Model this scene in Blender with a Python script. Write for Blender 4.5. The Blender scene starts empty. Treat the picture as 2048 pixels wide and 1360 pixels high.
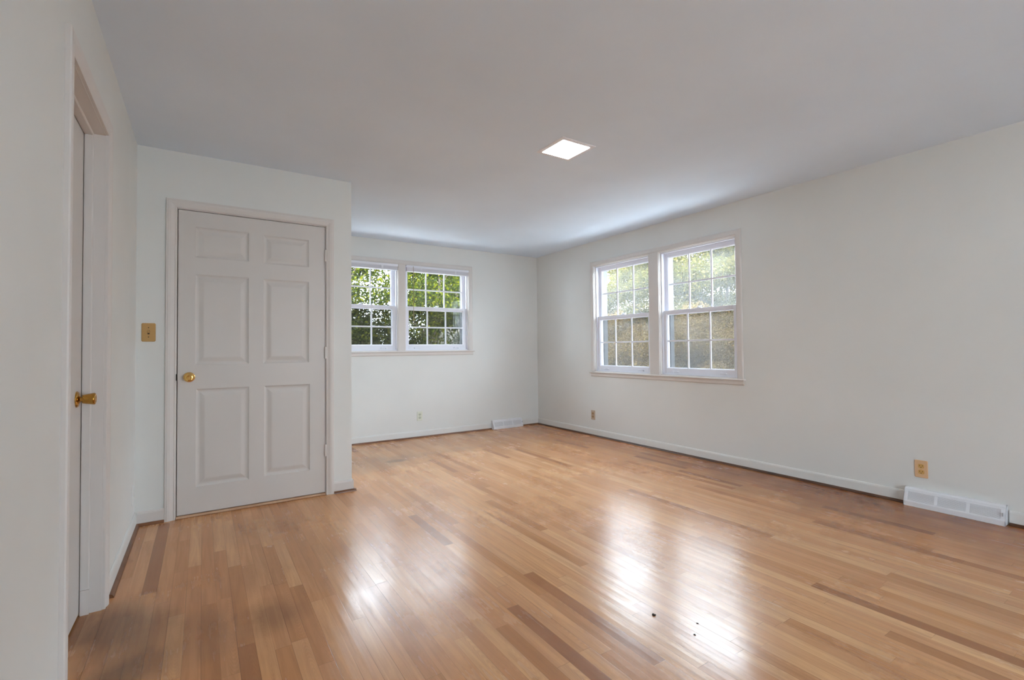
import bpy, bmesh, math, random
import numpy as np
from mathutils import Vector, Matrix, noise as mnoise

sc = bpy.context.scene
C = sc.collection
PI = math.pi
XR, YB, YD, XC, XL, H = 4.130, 5.676, 3.860, 0.990, -0.358, 2.44   # room planes
YF = -2.3                                                            # wall behind the camera

# ------------------------------------------------------------------ camera
yaw, pit, rol = 0.5759, 0.0227, -0.0097
Fv = Vector((math.sin(yaw)*math.cos(pit), math.cos(yaw)*math.cos(pit), math.sin(pit)))
Rv = Vector((math.cos(yaw), -math.sin(yaw), 0)); Uv = Rv.cross(Fv)
R2 = math.cos(rol)*Rv + math.sin(rol)*Uv
U2 = -math.sin(rol)*Rv + math.cos(rol)*Uv
cd = bpy.data.cameras.new('camera'); cam = bpy.data.objects.new('camera', cd); C.objects.link(cam)
m = Matrix.Identity(4)
for i in range(3):
    m[i][0], m[i][1], m[i][2] = R2[i], U2[i], -Fv[i]
m[2][3] = 1.1019
cam.matrix_world = m
cd.sensor_width = 36; cd.lens = 953.42/2048*36
cd.shift_y = (675.74-680)/2048
cd.clip_start = 0.02
sc.camera = cam

# ------------------------------------------------------------------ world, sun, exposure
sc.view_settings.view_transform = 'Standard'; sc.view_settings.look = 'None'
sc.view_settings.gamma = 1; sc.view_settings.use_curve_mapping = False
sc.view_settings.exposure = 0.64
w = bpy.data.worlds.new('sky'); sc.world = w; w.use_nodes = True
nt = w.node_tree; bg = nt.nodes['Background']
tc = nt.nodes.new('ShaderNodeTexCoord'); sx = nt.nodes.new('ShaderNodeSeparateXYZ')
cr = nt.nodes.new('ShaderNodeValToRGB')
nt.links.new(tc.outputs['Generated'], sx.inputs[0]); nt.links.new(sx.outputs['Z'], cr.inputs[0])
nt.links.new(cr.outputs[0], bg.inputs[0])
cr.color_ramp.elements[0].position = 0.0; cr.color_ramp.elements[0].color = (.64, .755, .86, 1)
cr.color_ramp.elements[1].position = 0.6; cr.color_ramp.elements[1].color = (.755, .885, 1.0, 1)
SKY = 17.0
bg.inputs[1].default_value = SKY
sd = bpy.data.lights.new('sun', 'SUN'); sun = bpy.data.objects.new('sun', sd); C.objects.link(sun)
sd.energy = 9.0; sd.angle = math.radians(3); sd.color = (1, .95, .86)
sun.rotation_euler = Vector((-0.72, 0.0, .69)).to_track_quat('Z', 'Y').to_euler()
def portal(loc, rotz, wx, wz):      # sampling guide for the daylight in a window opening
    d = bpy.data.lights.new('window_portal', 'AREA'); d.shape = 'RECTANGLE'; d.size = wx; d.size_y = wz
    d.cycles.is_portal = True
    o = bpy.data.objects.new('window_portal', d); C.objects.link(o)
    o.location = loc; o.rotation_euler = (-PI/2, 0, rotz)
try:
    sc.cycles.use_denoising = True
    sc.cycles.max_bounces = 14; sc.cycles.diffuse_bounces = 8; sc.cycles.transparent_max_bounces = 24
    sc.cycles.sample_clamp_indirect = 6
except Exception:
    pass

# ------------------------------------------------------------------ materials
def srgb(r, g, b):
    f = lambda c: (c/255/12.92) if c/255 <= .04045 else ((c/255+.055)/1.055)**2.4
    return (f(r), f(g), f(b), 1)
class NT:
    def __init__(s, name):
        s.m = bpy.data.materials.new(name); s.m.use_nodes = True
        s.t = s.m.node_tree; s.b = s.t.nodes['Principled BSDF']; s.out = s.t.nodes['Material Output']
    def n(s, typ, **kw):
        nd = s.t.nodes.new('ShaderNode'+typ)
        for k, v in kw.items(): setattr(nd, k, v)
        return nd
    def l(s, a, b): s.t.links.new(a, b)
    def put(s, sock, v):
        if hasattr(v, 'links') or isinstance(v, bpy.types.NodeSocket): s.l(v, sock)
        else: sock.default_value = v
    def math(s, op, a, b=0.0, c=0.0, clamp=False):
        nd = s.n('Math', operation=op); nd.use_clamp = clamp
        s.put(nd.inputs[0], a); s.put(nd.inputs[1], b); s.put(nd.inputs[2], c)
        return nd.outputs[0]
    def mix(s, fac, a, b, blend='MIX'):
        nd = s.n('Mix', data_type='RGBA', blend_type=blend)
        s.put(nd.inputs[0], fac); s.put(nd.inputs[6], a); s.put(nd.inputs[7], b)
        return nd.outputs[2]
    def noise(s, vec, scale, detail=3, rough=.5, dist=0):
        nd = s.n('TexNoise'); s.put(nd.inputs['Vector'], vec)
        nd.inputs['Scale'].default_value = scale; nd.inputs['Detail'].default_value = detail
        nd.inputs['Roughness'].default_value = rough; nd.inputs['Distortion'].default_value = dist
        return nd.outputs[0]
    def rng(s, v, a, b, c=0., d=1.):
        nd = s.n('MapRange'); s.put(nd.inputs[0], v)
        for i, x in enumerate((a, b, c, d)): nd.inputs[i+1].default_value = x
        return nd.outputs[0]
    def xyz(s, x, y, z=0.):
        nd = s.n('CombineXYZ'); s.put(nd.inputs[0], x); s.put(nd.inputs[1], y); s.put(nd.inputs[2], z)
        return nd.outputs[0]
    def bump(s, h, strength, dist=.002):
        nd = s.n('Bump'); nd.inputs['Strength'].default_value = strength; nd.inputs['Distance'].default_value = dist
        s.l(h, nd.inputs['Height']); s.l(nd.outputs[0], s.b.inputs['Normal']); return nd

def paint(name, col, rough=.55, var=.03, bump=.08, scale=70, spec=.35):
    k = NT(name); g = k.n('NewGeometry').outputs['Position']
    a = k.noise(g, 1.3, 3); 
    c2 = tuple(x*(1-var*2) for x in col[:3])+(1,)
    k.l(k.mix(k.rng(a, .3, .7), col, c2), k.b.inputs['Base Color'])
    k.b.inputs['Roughness'].default_value = rough
    k.b.inputs['Specular IOR Level'].default_value = spec
    k.bump(k.noise(g, scale, 4), bump, .001)
    return k.m
M = {}
M['wall'] = paint('painted_wall', (.745, .755, .732, 1), .6)
M['skirting'] = paint('baseboard_paint', (.74, .74, .715, 1), .5, .02, .05, 30)
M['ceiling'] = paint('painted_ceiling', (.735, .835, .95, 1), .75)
M['trim'] = paint('warm_trim_paint', (.69, .655, .625, 1), .38, .02, .05, 30)
M['door'] = paint('door_paint', (.635, .605, .575, 1), .42, .02, .1, 90)
M['vinyl'] = paint('white_vinyl', (.80, .81, .87, 1), .32, .01, .02, 30, .5)
M['register'] = paint('white_enamel', (.80, .81, .84, 1), .3, .01, .02, 30, .5)
M['duct'] = paint('grey_duct', (.20, .20, .21, 1), .6)
M['almond'] = paint('almond_plastic', (.72, .74, .64, 1), .35)
M['almond2'] = paint('almond_socket', (.55, .60, .48, 1), .35)
M['tan'] = paint('tan_plastic', (.52, .42, .32, 1), .35)
M['tan2'] = paint('brown_socket', (.40, .26, .13, 1), .35)
M['ivory'] = paint('aged_ivory_plastic', (.70, .46, .27, 1), .35)
M['ivory2'] = paint('gold_socket', (.60, .36, .12, 1), .3)
M['switch'] = paint('gold_switch_plate', (.50, .30, .11, 1), .32)
M['alu'] = paint('aluminium_storm_frame', (.07, .072, .08, 1), .45)
M['dark'] = paint('dark_slot', (.03, .02, .012, 1), .6)
M['outside'] = paint('exterior_siding', (.55, .55, .52, 1), .7)
M['fence'] = paint('weathered_board', (.42, .38, .33, 1), .8, .1)
M['shingle'] = paint('roof_shingle', (.12, .11, .11, 1), .9, .1)
M['bounce_slab'] = paint('bounce_concrete', (.70, .69, .67, 1), .8)  # only for the added light-bouncing slabs
M['siding'] = paint('white_siding', (.8, .8, .8, 1), .6)
M['grille_cloth'] = paint('wand_plastic', (.32, .22, .12, 1), .3)
M['latch'] = paint('latch_metal', (.52, .53, .56, 1), .3)
M['crumb'] = paint('dark_crumb', (.035, .022, .015, 1), .8)

def metal(name, col, rough):
    k = NT(name); k.b.inputs['Base Color'].default_value = col
    k.b.inputs['Metallic'].default_value = 1
    g = k.n('TexCoord').outputs['Object']
    k.l(k.rng(k.noise(g, 60, 3), .3, .7, rough*.7, rough*1.4), k.b.inputs['Roughness'])
    return k.m
M['brass'] = metal('polished_brass', (.80, .50, .16, 1), .16)
M['oldbrass'] = metal('aged_brass', (.50, .27, .06, 1), .24)

k = NT('lit_diffuser')
e = k.n('Emission'); e.inputs[0].default_value = (1, .985, .96, 1); e.inputs[1].default_value = 30.0
k.l(e.outputs[0], k.out.inputs[0]); M['diffuser'] = k.m

def glass(name, dust):
    k = NT(name); ge = k.n('NewGeometry'); g = ge.outputs['Position']
    tr = k.n('BsdfTransparent'); gl = k.n('BsdfGlossy'); gl.inputs['Roughness'].default_value = .02
    dt = k.n('VectorMath', operation='DOT_PRODUCT'); k.l(ge.outputs['Normal'], dt.inputs[0]); k.l(ge.outputs['Incoming'], dt.inputs[1])
    ct = k.math('ABSOLUTE', dt.outputs['Value'])     # Schlick reflectance, the same from both faces of the pane
    fres = k.math('MULTIPLY_ADD', k.math('POWER', k.math('SUBTRACT', 1., ct, clamp=True), 5.), .90, .009)
    a = k.n('MixShader'); k.l(fres, a.inputs[0]); k.l(tr.outputs[0], a.inputs[1]); k.l(gl.outputs[0], a.inputs[2])
    tl = k.n('BsdfTranslucent'); tl.inputs[0].default_value = (.9, .9, .88, 1)  # whitish translucent veil mixed over the clear pane
    b = k.n('MixShader'); k.l(k.rng(k.noise(g, 3.0, 4), .25, .75, dust*.7, dust*1.3), b.inputs[0])
    k.l(a.outputs[0], b.inputs[1]); k.l(tl.outputs[0], b.inputs[2])
    k.l(b.outputs[0], k.out.inputs[0]); return k.m
M['glass'] = glass('window_glass', .004)
M['hazy'] = glass('hazy_window_glass', .032)

k = NT('insect_screen')
tr = k.n('BsdfTransparent'); df = k.n('BsdfDiffuse'); df.inputs[0].default_value = (.035, .030, .024, 1)
mx = k.n('MixShader'); mx.inputs[0].default_value = .38
k.l(tr.outputs[0], mx.inputs[1]); k.l(df.outputs[0], mx.inputs[2]); k.l(mx.outputs[0], k.out.inputs[0])
M['screen'] = k.m

# oak strip floor
k = NT('oak_strip_floor'); pos = k.n('NewGeometry').outputs['Position']
sep = k.n('SeparateXYZ'); k.l(pos, sep.inputs[0]); X, Y = sep.outputs[0], sep.outputs[1]
Wd = .0572
u = k.math('DIVIDE', X, Wd); i_ = k.math('FLOOR', u); fu = k.math('FRACT', u)
def wn(x, y):
    nd = k.n('TexWhiteNoise', noise_dimensions='2D'); k.l(k.xyz(x, y), nd.inputs['Vector']); return nd.outputs[0], nd.outputs[1]
r1, _ = wn(i_, 3.3); r2, _ = wn(i_, 9.1)
Ln = k.math('MULTIPLY_ADD', r1, .75, .45)
v = k.math('DIVIDE', k.math('ADD', Y, k.math('MULTIPLY_ADD', r2, 9., 20.)), Ln)
j_ = k.math('FLOOR', v); fv = k.math('FRACT', v)
rc, rcol = wn(i_, j_)
rc2, _ = wn(k.math('ADD', i_, 71.), j_)
ramp = k.n('ValToRGB'); k.l(rc, ramp.inputs[0]); e = ramp.color_ramp.elements
e[0].position = 0; e[0].color = srgb(158, 106, 68)
e[1].position = 1; e[1].color = srgb(220, 172, 124)
for p_, c_ in ((.12, srgb(192, 137, 90)), (.3, srgb(202, 148, 102)), (.7, srgb(212, 160, 112))):
    q = e.new(p_); q.color = c_
gofs = k.math('MULTIPLY', rc2, 37.)
gv = k.xyz(k.math('ADD', k.math('MULTIPLY', X, 42.), gofs), k.math('ADD', k.math('MULTIPLY', Y, 2.2), gofs), 0.)
gr = k.noise(gv, 1.0, 4, .6, .6)
wv = k.n('TexWave', wave_type='RINGS', rings_direction='Z'); k.l(k.xyz(k.math('ADD', k.math('MULTIPLY', k.math('SUBTRACT', fu, rc2), 1.3), 0.0), k.math('MULTIPLY', k.math('SUBTRACT', fv, .5), 1.5)), wv.inputs['Vector'])
wv.inputs['Scale'].default_value = 4.5; wv.inputs['Distortion'].default_value = 3.0; wv.inputs['Detail'].default_value = 2
cath = k.math('MULTIPLY', wv.outputs['Fac'], k.rng(rc2, .45, .75))
col = k.mix(k.rng(gr, .38, .75, 0, .5), ramp.outputs[0], srgb(146, 98, 64))
col = k.mix(k.math('MULTIPLY', cath, .14), col, srgb(128, 82, 50))
# knots / mineral streaks
ks = k.noise(k.xyz(k.math('MULTIPLY', X, 9.), k.math('MULTIPLY', Y, 1.6), gofs), 1.0, 3, .6, .4)
col = k.mix(k.rng(ks, .66, .82, 0, .45), col, srgb(96, 60, 38))
# worn and dirty traffic areas versus intact amber varnish along the walls; weaker light at right painted in
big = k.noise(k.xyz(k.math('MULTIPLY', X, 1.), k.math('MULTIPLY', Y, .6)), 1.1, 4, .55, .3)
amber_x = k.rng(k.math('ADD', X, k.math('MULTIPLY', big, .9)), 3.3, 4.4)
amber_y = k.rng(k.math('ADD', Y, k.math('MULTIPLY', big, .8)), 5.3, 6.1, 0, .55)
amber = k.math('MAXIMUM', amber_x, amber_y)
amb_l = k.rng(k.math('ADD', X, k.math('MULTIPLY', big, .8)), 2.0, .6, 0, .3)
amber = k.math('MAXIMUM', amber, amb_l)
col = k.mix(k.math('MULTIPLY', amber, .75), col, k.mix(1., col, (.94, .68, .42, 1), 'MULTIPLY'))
def blob(cx, cy, rx, ry, soft=.5):
    a = k.math('DIVIDE', k.math('SUBTRACT', X, cx), rx); b = k.math('DIVIDE', k.math('SUBTRACT', Y, cy), ry)
    d = k.math('SQRT', k.math('ADD', k.math('MULTIPLY', a, a), k.math('MULTIPLY', b, b)))
    d = k.math('ADD', d, k.math('MULTIPLY', k.math('SUBTRACT', n6, .5), 1.1))
    return k.rng(d, 1.0, 1.0-soft)
n6 = k.noise(pos, 3.5, 3, .5)
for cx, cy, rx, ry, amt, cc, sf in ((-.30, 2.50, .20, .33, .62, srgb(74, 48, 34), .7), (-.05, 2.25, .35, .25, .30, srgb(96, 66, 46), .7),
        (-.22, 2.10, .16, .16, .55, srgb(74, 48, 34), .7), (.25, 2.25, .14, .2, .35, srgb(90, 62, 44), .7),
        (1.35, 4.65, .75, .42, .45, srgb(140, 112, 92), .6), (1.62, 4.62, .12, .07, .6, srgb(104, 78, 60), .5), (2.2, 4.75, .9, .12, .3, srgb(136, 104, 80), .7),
        (.45, 2.75, .5, .45, .22, srgb(118, 88, 66), .8), (.35, 3.35, .4, .3, .25, srgb(126, 96, 74), .8), (4.05, 1.6, .75, 2.3, .80, srgb(112, 58, 20), .95)):  # last blob paints the weak light beside the right wall as darker brown
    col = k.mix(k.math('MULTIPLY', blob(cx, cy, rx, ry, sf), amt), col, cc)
# grey scuffs
col = k.mix(k.rng(k.noise(pos, 1.8, 4, .55), .5, .8, 0, .12), col, srgb(190, 164, 140))
# joints
eg = k.math('MINIMUM', fu, k.math('SUBTRACT', 1., fu)); egd = k.math('MULTIPLY', eg, Wd)
en = k.math('MULTIPLY', k.math('MINIMUM', fv, k.math('SUBTRACT', 1., fv)), Ln)
edge = k.math('MINIMUM', egd, en)
line = k.math('MULTIPLY', k.rng(edge, .0013, .0004), k.rng(k.noise(k.xyz(k.math('MULTIPLY', X, 8.), Y), 1.5, 2), .35, .7, .15, .75))
col = k.mix(line, col, srgb(82, 52, 32))
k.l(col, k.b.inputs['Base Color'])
rg = k.math('ADD', k.rng(k.noise(pos, 1.7, 5, .6), .3, .7, .16, .29), k.math('MULTIPLY', k.rng(gr, .4, .7), .05))
k.l(rg, k.b.inputs['Roughness'])
k.b.inputs['IOR'].default_value = 1.55
k.b.inputs['Specular IOR Level'].default_value = .38
cup = k.math('MULTIPLY', k.math('MULTIPLY', eg, eg), 2.2)
wavy = k.noise(k.xyz(k.math('MULTIPLY', X, 30.), k.math('MULTIPLY', Y, 6.), 0.), 1., 3, .55)
pool = k.noise(pos, 14, 4, .6, 1.0)
hgt = k.math('ADD', k.math('ADD', k.math('MULTIPLY', cup, .5), k.math('MULTIPLY', gr, .12)), k.math('ADD', k.math('MULTIPLY', wavy, .5), k.math('MULTIPLY', pool, .35)))
hgt = k.math('SUBTRACT', hgt, k.math('MULTIPLY', line, .25))
hgt = k.math('ADD', hgt, k.math('MULTIPLY', rc, .10))
k.bump(hgt, .55, .0011)
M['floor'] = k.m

def wood(name, c1, c2, rough=.35):
    k = NT(name); g = k.n('NewGeometry').outputs['Position']
    mp = k.n('Mapping'); mp.inputs['Scale'].default_value = (25, 25, 60); k.l(g, mp.inputs[0])
    n = k.noise(mp.outputs[0], .4, 5, .6); k.l(k.mix(k.rng(n, .3, .7), c1, c2), k.b.inputs['Base Color'])
    k.b.inputs['Roughness'].default_value = rough; return k.m
M['shoe'] = wood('stained_shoe', srgb(128, 84, 54), srgb(92, 56, 34))
M['shoe_dark'] = wood('dark_stained_shoe', srgb(96, 58, 34), srgb(62, 36, 20))
M['threshold'] = wood('pale_threshold', srgb(206, 172, 142), srgb(176, 136, 104))
M['bark'] = wood('bark', (.10, .075, .055, 1), (.05, .038, .03, 1), .9)

def leafmat(name, cols, trans=.45):
    k = NT(name); g = k.n('NewGeometry')
    r = k.n('ValToRGB'); k.l(g.outputs['Random Per Island'], r.inputs[0])
    el = r.color_ramp.elements; el[0].color = cols[0]; el[1].color = cols[-1]
    for i, c in enumerate(cols[1:-1]): q = el.new((i+1)/(len(cols)-1)); q.color = c
    k.l(r.outputs[0], k.b.inputs['Base Color']); k.b.inputs['Roughness'].default_value = .6; k.b.inputs['Specular IOR Level'].default_value = .06
    tl = k.n('BsdfTranslucent'); k.l(k.mix(1., r.outputs[0], (1.3, 1.25, .55, 1), 'MULTIPLY'), tl.inputs[0])
    mx = k.n('MixShader'); mx.inputs[0].default_value = trans
    k.l(k.b.outputs[0], mx.inputs[1]); k.l(tl.outputs[0], mx.inputs[2]); k.l(mx.outputs[0], k.out.inputs[0])
    return k.m
M['leaf_green'] = leafmat('green_leaves', [(.007, .010, .001, 1), (.014, .022, .0012, 1), (.030, .042, .002, 1), (.11, .11, .004, 1)])
M['leaf_dark'] = leafmat('dark_leaves', [(.006, .007, .0015, 1), (.012, .013, .0025, 1), (.024, .021, .004, 1)])
M['leaf_pale'] = leafmat('pale_leaves', [(.036, .034, .008, 1), (.052, .052, .011, 1), (.075, .072, .016, 1), (.14, .11, .045, 1)])
M['leaf_brown'] = leafmat('brown_twigs_leaves', [(.070, .044, .020, 1), (.085, .054, .024, 1), (.095, .062, .025, 1), (.12, .09, .025, 1)], .25)
k = NT('leaf_litter'); g = k.n('NewGeometry').outputs['Position']
k.l(k.mix(k.rng(k.noise(g, 9, 6, .7), .35, .65), (.04, .028, .018, 1), (.06, .048, .026, 1)), k.b.inputs['Base Color'])
k.b.inputs['Roughness'].default_value = .9; M['litter'] = k.m

# ------------------------------------------------------------------ object helpers
def tag(o, label=None, cat=None, group=None, kind=None):
    if label: o['label'] = label
    if cat: o['category'] = cat
    if group: o['group'] = group
    if kind: o['kind'] = kind
    return o
def empty(name, loc, rotz=0, **kw):
    o = bpy.data.objects.new(name, None); C.objects.link(o); o.empty_display_size = .1
    o.location = loc; o.rotation_euler = (0, 0, rotz); return tag(o, **kw)
def link(name, me, mat, parent=None, smooth=False):
    if not isinstance(mat, (list, tuple)): mat = [mat]
    for q in mat: me.materials.append(M[q])
    o = bpy.data.objects.new(name, me); C.objects.link(o)
    if parent: o.parent = parent
    if smooth:
        for p in me.polygons: p.use_smooth = True
    return o
def build(name, bm, mat, parent=None, smooth=False, bevel=0, segs=2, angle=None):
    bmesh.ops.recalc_face_normals(bm, faces=bm.faces)
    me = bpy.data.meshes.new(name); bm.to_mesh(me); bm.free()
    o = link(name, me, mat, parent, smooth)
    if bevel:
        b = o.modifiers.new('bevel', 'BEVEL'); b.width = bevel; b.segments = segs; b.limit_method = 'ANGLE'; b.angle_limit = .6
    if angle:
        me.set_sharp_from_angle(angle=angle)
    return o
def box(bm, x0, x1, y0, y1, z0, z1, mi=0):
    vs = [bm.verts.new((x, y, z)) for z in (z0, z1) for y in (y0, y1) for x in (x0, x1)]
    for f in ((0, 2, 3, 1), (4, 5, 7, 6), (0, 1, 5, 4), (2, 6, 7, 3), (0, 4, 6, 2), (1, 3, 7, 5)):
        fc = bm.faces.new([vs[i] for i in f]); fc.material_index = mi
    return vs
def prism(bm, prof, x0, x1, mi=0):      # profile of (y, z) run along x
    a = [bm.verts.new((x0, y, z)) for y, z in prof]; b = [bm.verts.new((x1, y, z)) for y, z in prof]
    n = len(prof)
    for i in range(n):
        bm.faces.new((a[i], a[(i+1) % n], b[(i+1) % n], b[i])).material_index = mi
    bm.faces.new(a[::-1]).material_index = mi; bm.faces.new(b).material_index = mi
def sweep(bm, path, prof, closed=False):
    # path of (x, z) in the wall plane, mitred; profile of (offset to the left of travel, y)
    n = len(path); rings = []
    for i in range(n):
        P = Vector(path[i])
        if closed or 0 < i < n-1:
            d0 = (P-Vector(path[i-1])).normalized(); d1 = (Vector(path[(i+1) % n])-P).normalized()
        elif i == 0: d0 = d1 = (Vector(path[1])-P).normalized()
        else: d0 = d1 = (P-Vector(path[i-1])).normalized()
        n0 = Vector((-d0.y, d0.x)); n1 = Vector((-d1.y, d1.x)); mt = (n0+n1).normalized(); s = 1/max(.3, mt.dot(n0))
        rings.append([bm.verts.new((P.x+mt.x*s*o, y, P.y+mt.y*s*o)) for o, y in prof])
    m_ = len(prof)
    for i in range(n if closed else n-1):
        a, b = rings[i], rings[(i+1) % n]
        for q in range(m_): bm.faces.new((a[q], a[(q+1) % m_], b[(q+1) % m_], b[q]))
    if not closed: bm.faces.new(rings[0]); bm.faces.new(rings[-1][::-1])
def lathe(bm, prof, origin, axis, n=28, mi=0):   # profile of (distance along axis, radius)
    A = Vector(axis).normalized(); t = Vector((0, 0, 1)) if abs(A.z) < .9 else Vector((1, 0, 0))
    B = A.cross(t).normalized(); D = A.cross(B); O = Vector(origin); rings = []
    for d, r in prof:
        if r < 1e-6: rings.append([bm.verts.new(O+A*d)])
        else: rings.append([bm.verts.new(O+A*d+(B*math.cos(2*PI*k/n)+D*math.sin(2*PI*k/n))*r) for k in range(n)])
    for a, b in zip(rings, rings[1:]):
        for k in range(n):
            q = (k+1) % n
            if len(a) == 1 and len(b) == 1: continue
            if len(a) == 1: f = (a[0], b[k], b[q])
            elif len(b) == 1: f = (a[k], b[0], a[q])
            else: f = (a[k], b[k], b[q], a[q])
            bm.faces.new(f).material_index = mi
    for ring in (rings[0], rings[-1]):
        if len(ring) > 1:
            bm.faces.new(ring).material_index = mi
def tube(bm, pts, rad, n=8):
    rings = []
    for i, P in enumerate(pts):
        P = Vector(P); d = (Vector(pts[min(i+1, len(pts)-1)])-Vector(pts[max(i-1, 0)])).normalized()
        t = Vector((0, 0, 1)) if abs(d.z) < .9 else Vector((1, 0, 0)); a = d.cross(t).normalized(); b = d.cross(a)
        r = rad[i] if isinstance(rad, (list, tuple)) else rad
        rings.append([bm.verts.new(P+(a*math.cos(2*PI*k/n)+b*math.sin(2*PI*k/n))*r) for k in range(n)])
    for a, b in zip(rings, rings[1:]):
        for k in range(n): bm.faces.new((a[k], b[k], b[(k+1) % n], a[(k+1) % n]))
    bm.faces.new(rings[0]); bm.faces.new(rings[-1][::-1])
def wall_mesh(x0, x1, z0, z1, thick, holes):   # local: x along wall, y into wall, z up
    xs = sorted({x0, x1, *[h[0] for h in holes], *[h[1] for h in holes]})
    zs = sorted({z0, z1, *[h[2] for h in holes], *[h[3] for h in holes]})
    solid = lambda i, j: 0 <= i < len(xs)-1 and 0 <= j < len(zs)-1 and not any(
        h[0] <= (xs[i]+xs[i+1])/2 <= h[1] and h[2] <= (zs[j]+zs[j+1])/2 <= h[3] for h in holes)
    bm = bmesh.new(); V = {}
    def v(x, y, z):
        key = (round(x, 5), round(y, 5), round(z, 5))
        if key not in V: V[key] = bm.verts.new(key)
        return V[key]
    for i in range(len(xs)-1):
        for j in range(len(zs)-1):
            if not solid(i, j): continue
            a, b, c, d = xs[i], xs[i+1], zs[j], zs[j+1]
            bm.faces.new((v(a, 0, c), v(b, 0, c), v(b, 0, d), v(a, 0, d)))
            bm.faces.new((v(a, thick, c), v(a, thick, d), v(b, thick, d), v(b, thick, c)))
            if not solid(i-1, j): bm.faces.new((v(a, 0, c), v(a, 0, d), v(a, thick, d), v(a, thick, c)))
            if not solid(i+1, j): bm.faces.new((v(b, 0, c), v(b, thick, c), v(b, thick, d), v(b, 0, d)))
            if not solid(i, j-1): bm.faces.new((v(a, 0, c), v(a, thick, c), v(b, thick, c), v(b, 0, c)))
            if not solid(i, j+1): bm.faces.new((v(a, 0, d), v(b, 0, d), v(b, thick, d), v(a, thick, d)))
    return bm
BACK, RIGHT, LEFT, REAR = 0, -PI/2, PI/2, PI      # rotz of the wall-local frame

# ------------------------------------------------------------------ room shell
T = .165
def struct(o, label, cat): return tag(o, label, cat, kind='structure')
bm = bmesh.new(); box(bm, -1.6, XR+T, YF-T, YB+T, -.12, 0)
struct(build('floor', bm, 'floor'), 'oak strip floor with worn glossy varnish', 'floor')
bm = bmesh.new(); box(bm, -1.6, XR+T, YF-T, YB+T, H, H+.12)
struct(build('ceiling', bm, 'ceiling'), 'flat pale grey ceiling', 'ceiling')
# windows: (centre along wall, width, sill z, head z)
WW = .885
BW = [(1.135+WW/2-.003, WW), (2.108+WW/2, WW)]; BZ = (1.085, 2.155)
RW = [(3.570+WW/2, WW), (2.550+WW/2, WW)]; RZ = (.805, 2.128)
o = build('wall_back', wall_mesh(XL-.12, XR+T, 0, H, T, [(c-w_/2, c+w_/2, *BZ) for c, w_ in BW]), 'wall')
o.location = (0, YB, 0); struct(o, 'far wall with two blind-topped windows', 'wall')
o = build('wall_right', wall_mesh(-YB, -YF, 0, H, T, [(-c-w_/2, -c+w_/2, *RZ) for c, w_ in RW]), 'wall')
o.location = (XR, 0, 0); o.rotation_euler.z = RIGHT; struct(o, 'long right wall with a pair of large windows', 'wall')
D1 = (2.018, 2.695, 2.050)   # left door opening y0, y1, head
o = build('wall_left', wall_mesh(YF, YB, 0, H, .12, [(D1[0]-.02, D1[1]+.02, 0, D1[2]+.02)]), 'wall')
o.location = (XL, 0, 0); o.rotation_euler.z = LEFT; struct(o, 'left wall close to the camera with a recessed door', 'wall')
D2 = (-.143, .793, 2.058)
o = build('wall_closet', wall_mesh(XL, XC, 0, H, .115, [(D2[0]-.02, D2[1]+.02, 0, D2[2]+.02)]), 'wall')
o.location = (0, YD, 0); struct(o, 'short wall around the six-panel closet door', 'wall')
bm = bmesh.new(); box(bm, XC-.115, XC, YD+.115, YB, 0, H)
struct(build('wall_closet_side', bm, 'wall'), 'side wall of the closet running to the far wall', 'wall')
FW = [(2.20, 1.1)]; FZ = (.04, 2.12)  # unseen opening added in the rear wall to let fill light in
o = build('wall_rear', wall_mesh(-XR-T, -XL+.12, 0, H, T, [(-c-w_/2, -c+w_/2, *FZ) for c, w_ in FW]), 'wall')
o.location = (0, YF, 0); o.rotation_euler.z = REAR; struct(o, 'wall behind the camera', 'wall')
bm = bmesh.new(); box(bm, -1.6, -1.5, 1.2, 3.6, 0, H); box(bm, -1.5, XL-.12, 1.2, 1.3, 0, H); box(bm, -1.5, XL-.12, 3.5, 3.6, 0, H)
struct(build('wall_hall', bm, 'wall'), 'hallway walls beyond the left door', 'wall')
bm = bmesh.new(); prism(bm, [(-2.0+YF+2, H+.12), (YB+.55, H+.12), (YB+.55, H+.26), ((YF+YB)/2, H+1.5), (-2.0+YF+2, H+.26)], -2.0, XR+.6)
struct(build('roof', bm, 'shingle'), 'roof over the room', 'roof')

bm = bmesh.new(); box(bm, -1.8, XR+.6, YF-T-3.2, YF-T, H-.12, H)  # unseen slab added to keep sky light off the rear opening
struct(build('sky_blocker', bm, 'siding'), 'added unseen slab behind the camera, blocks sky light', 'sky blocker')

# ------------------------------------------------------------------ baseboards and shoe moulding
BH = .088
BP = [(0, 0), (-.012, 0), (-.012, BH-.014), (-.009, BH-.004), (-.004, BH), (0, BH)]
def qr(r=.017, off=.012):
    return [(-off, 0)] + [(-off-r*math.cos(a), r*math.sin(a)) for a in [PI/2*i/5 for i in range(6)]]
def baseboard(name, loc, rotz, segs, shoes, label, shoemat='shoe', bmat='skirting'):
    bm = bmesh.new()
    for a, b in segs: prism(bm, BP, a, b)
    o = build(name, bm, bmat); o.location = loc; o.rotation_euler.z = rotz
    struct(o, label, 'baseboard')
    bm = bmesh.new()
    for a, b in shoes: prism(bm, qr(), a, b)
    s = build('shoe_molding', bm, shoemat, o); s['label'] = 'brown stained quarter-round shoe moulding'
    return o
baseboard('baseboard_back', (0, YB, 0), BACK, [(XC, 3.325), (3.83, XR)], [(XC, 3.325), (3.83, XR)], 'low painted baseboard along the far wall')
baseboard('baseboard_right', (XR, 0, 0), RIGHT, [(-YB+.012, -1.325), (-.81, -YF)], [(-YB+.012, -1.325), (-.81, -YF)], 'low painted baseboard along the right wall', 'shoe_dark')
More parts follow.
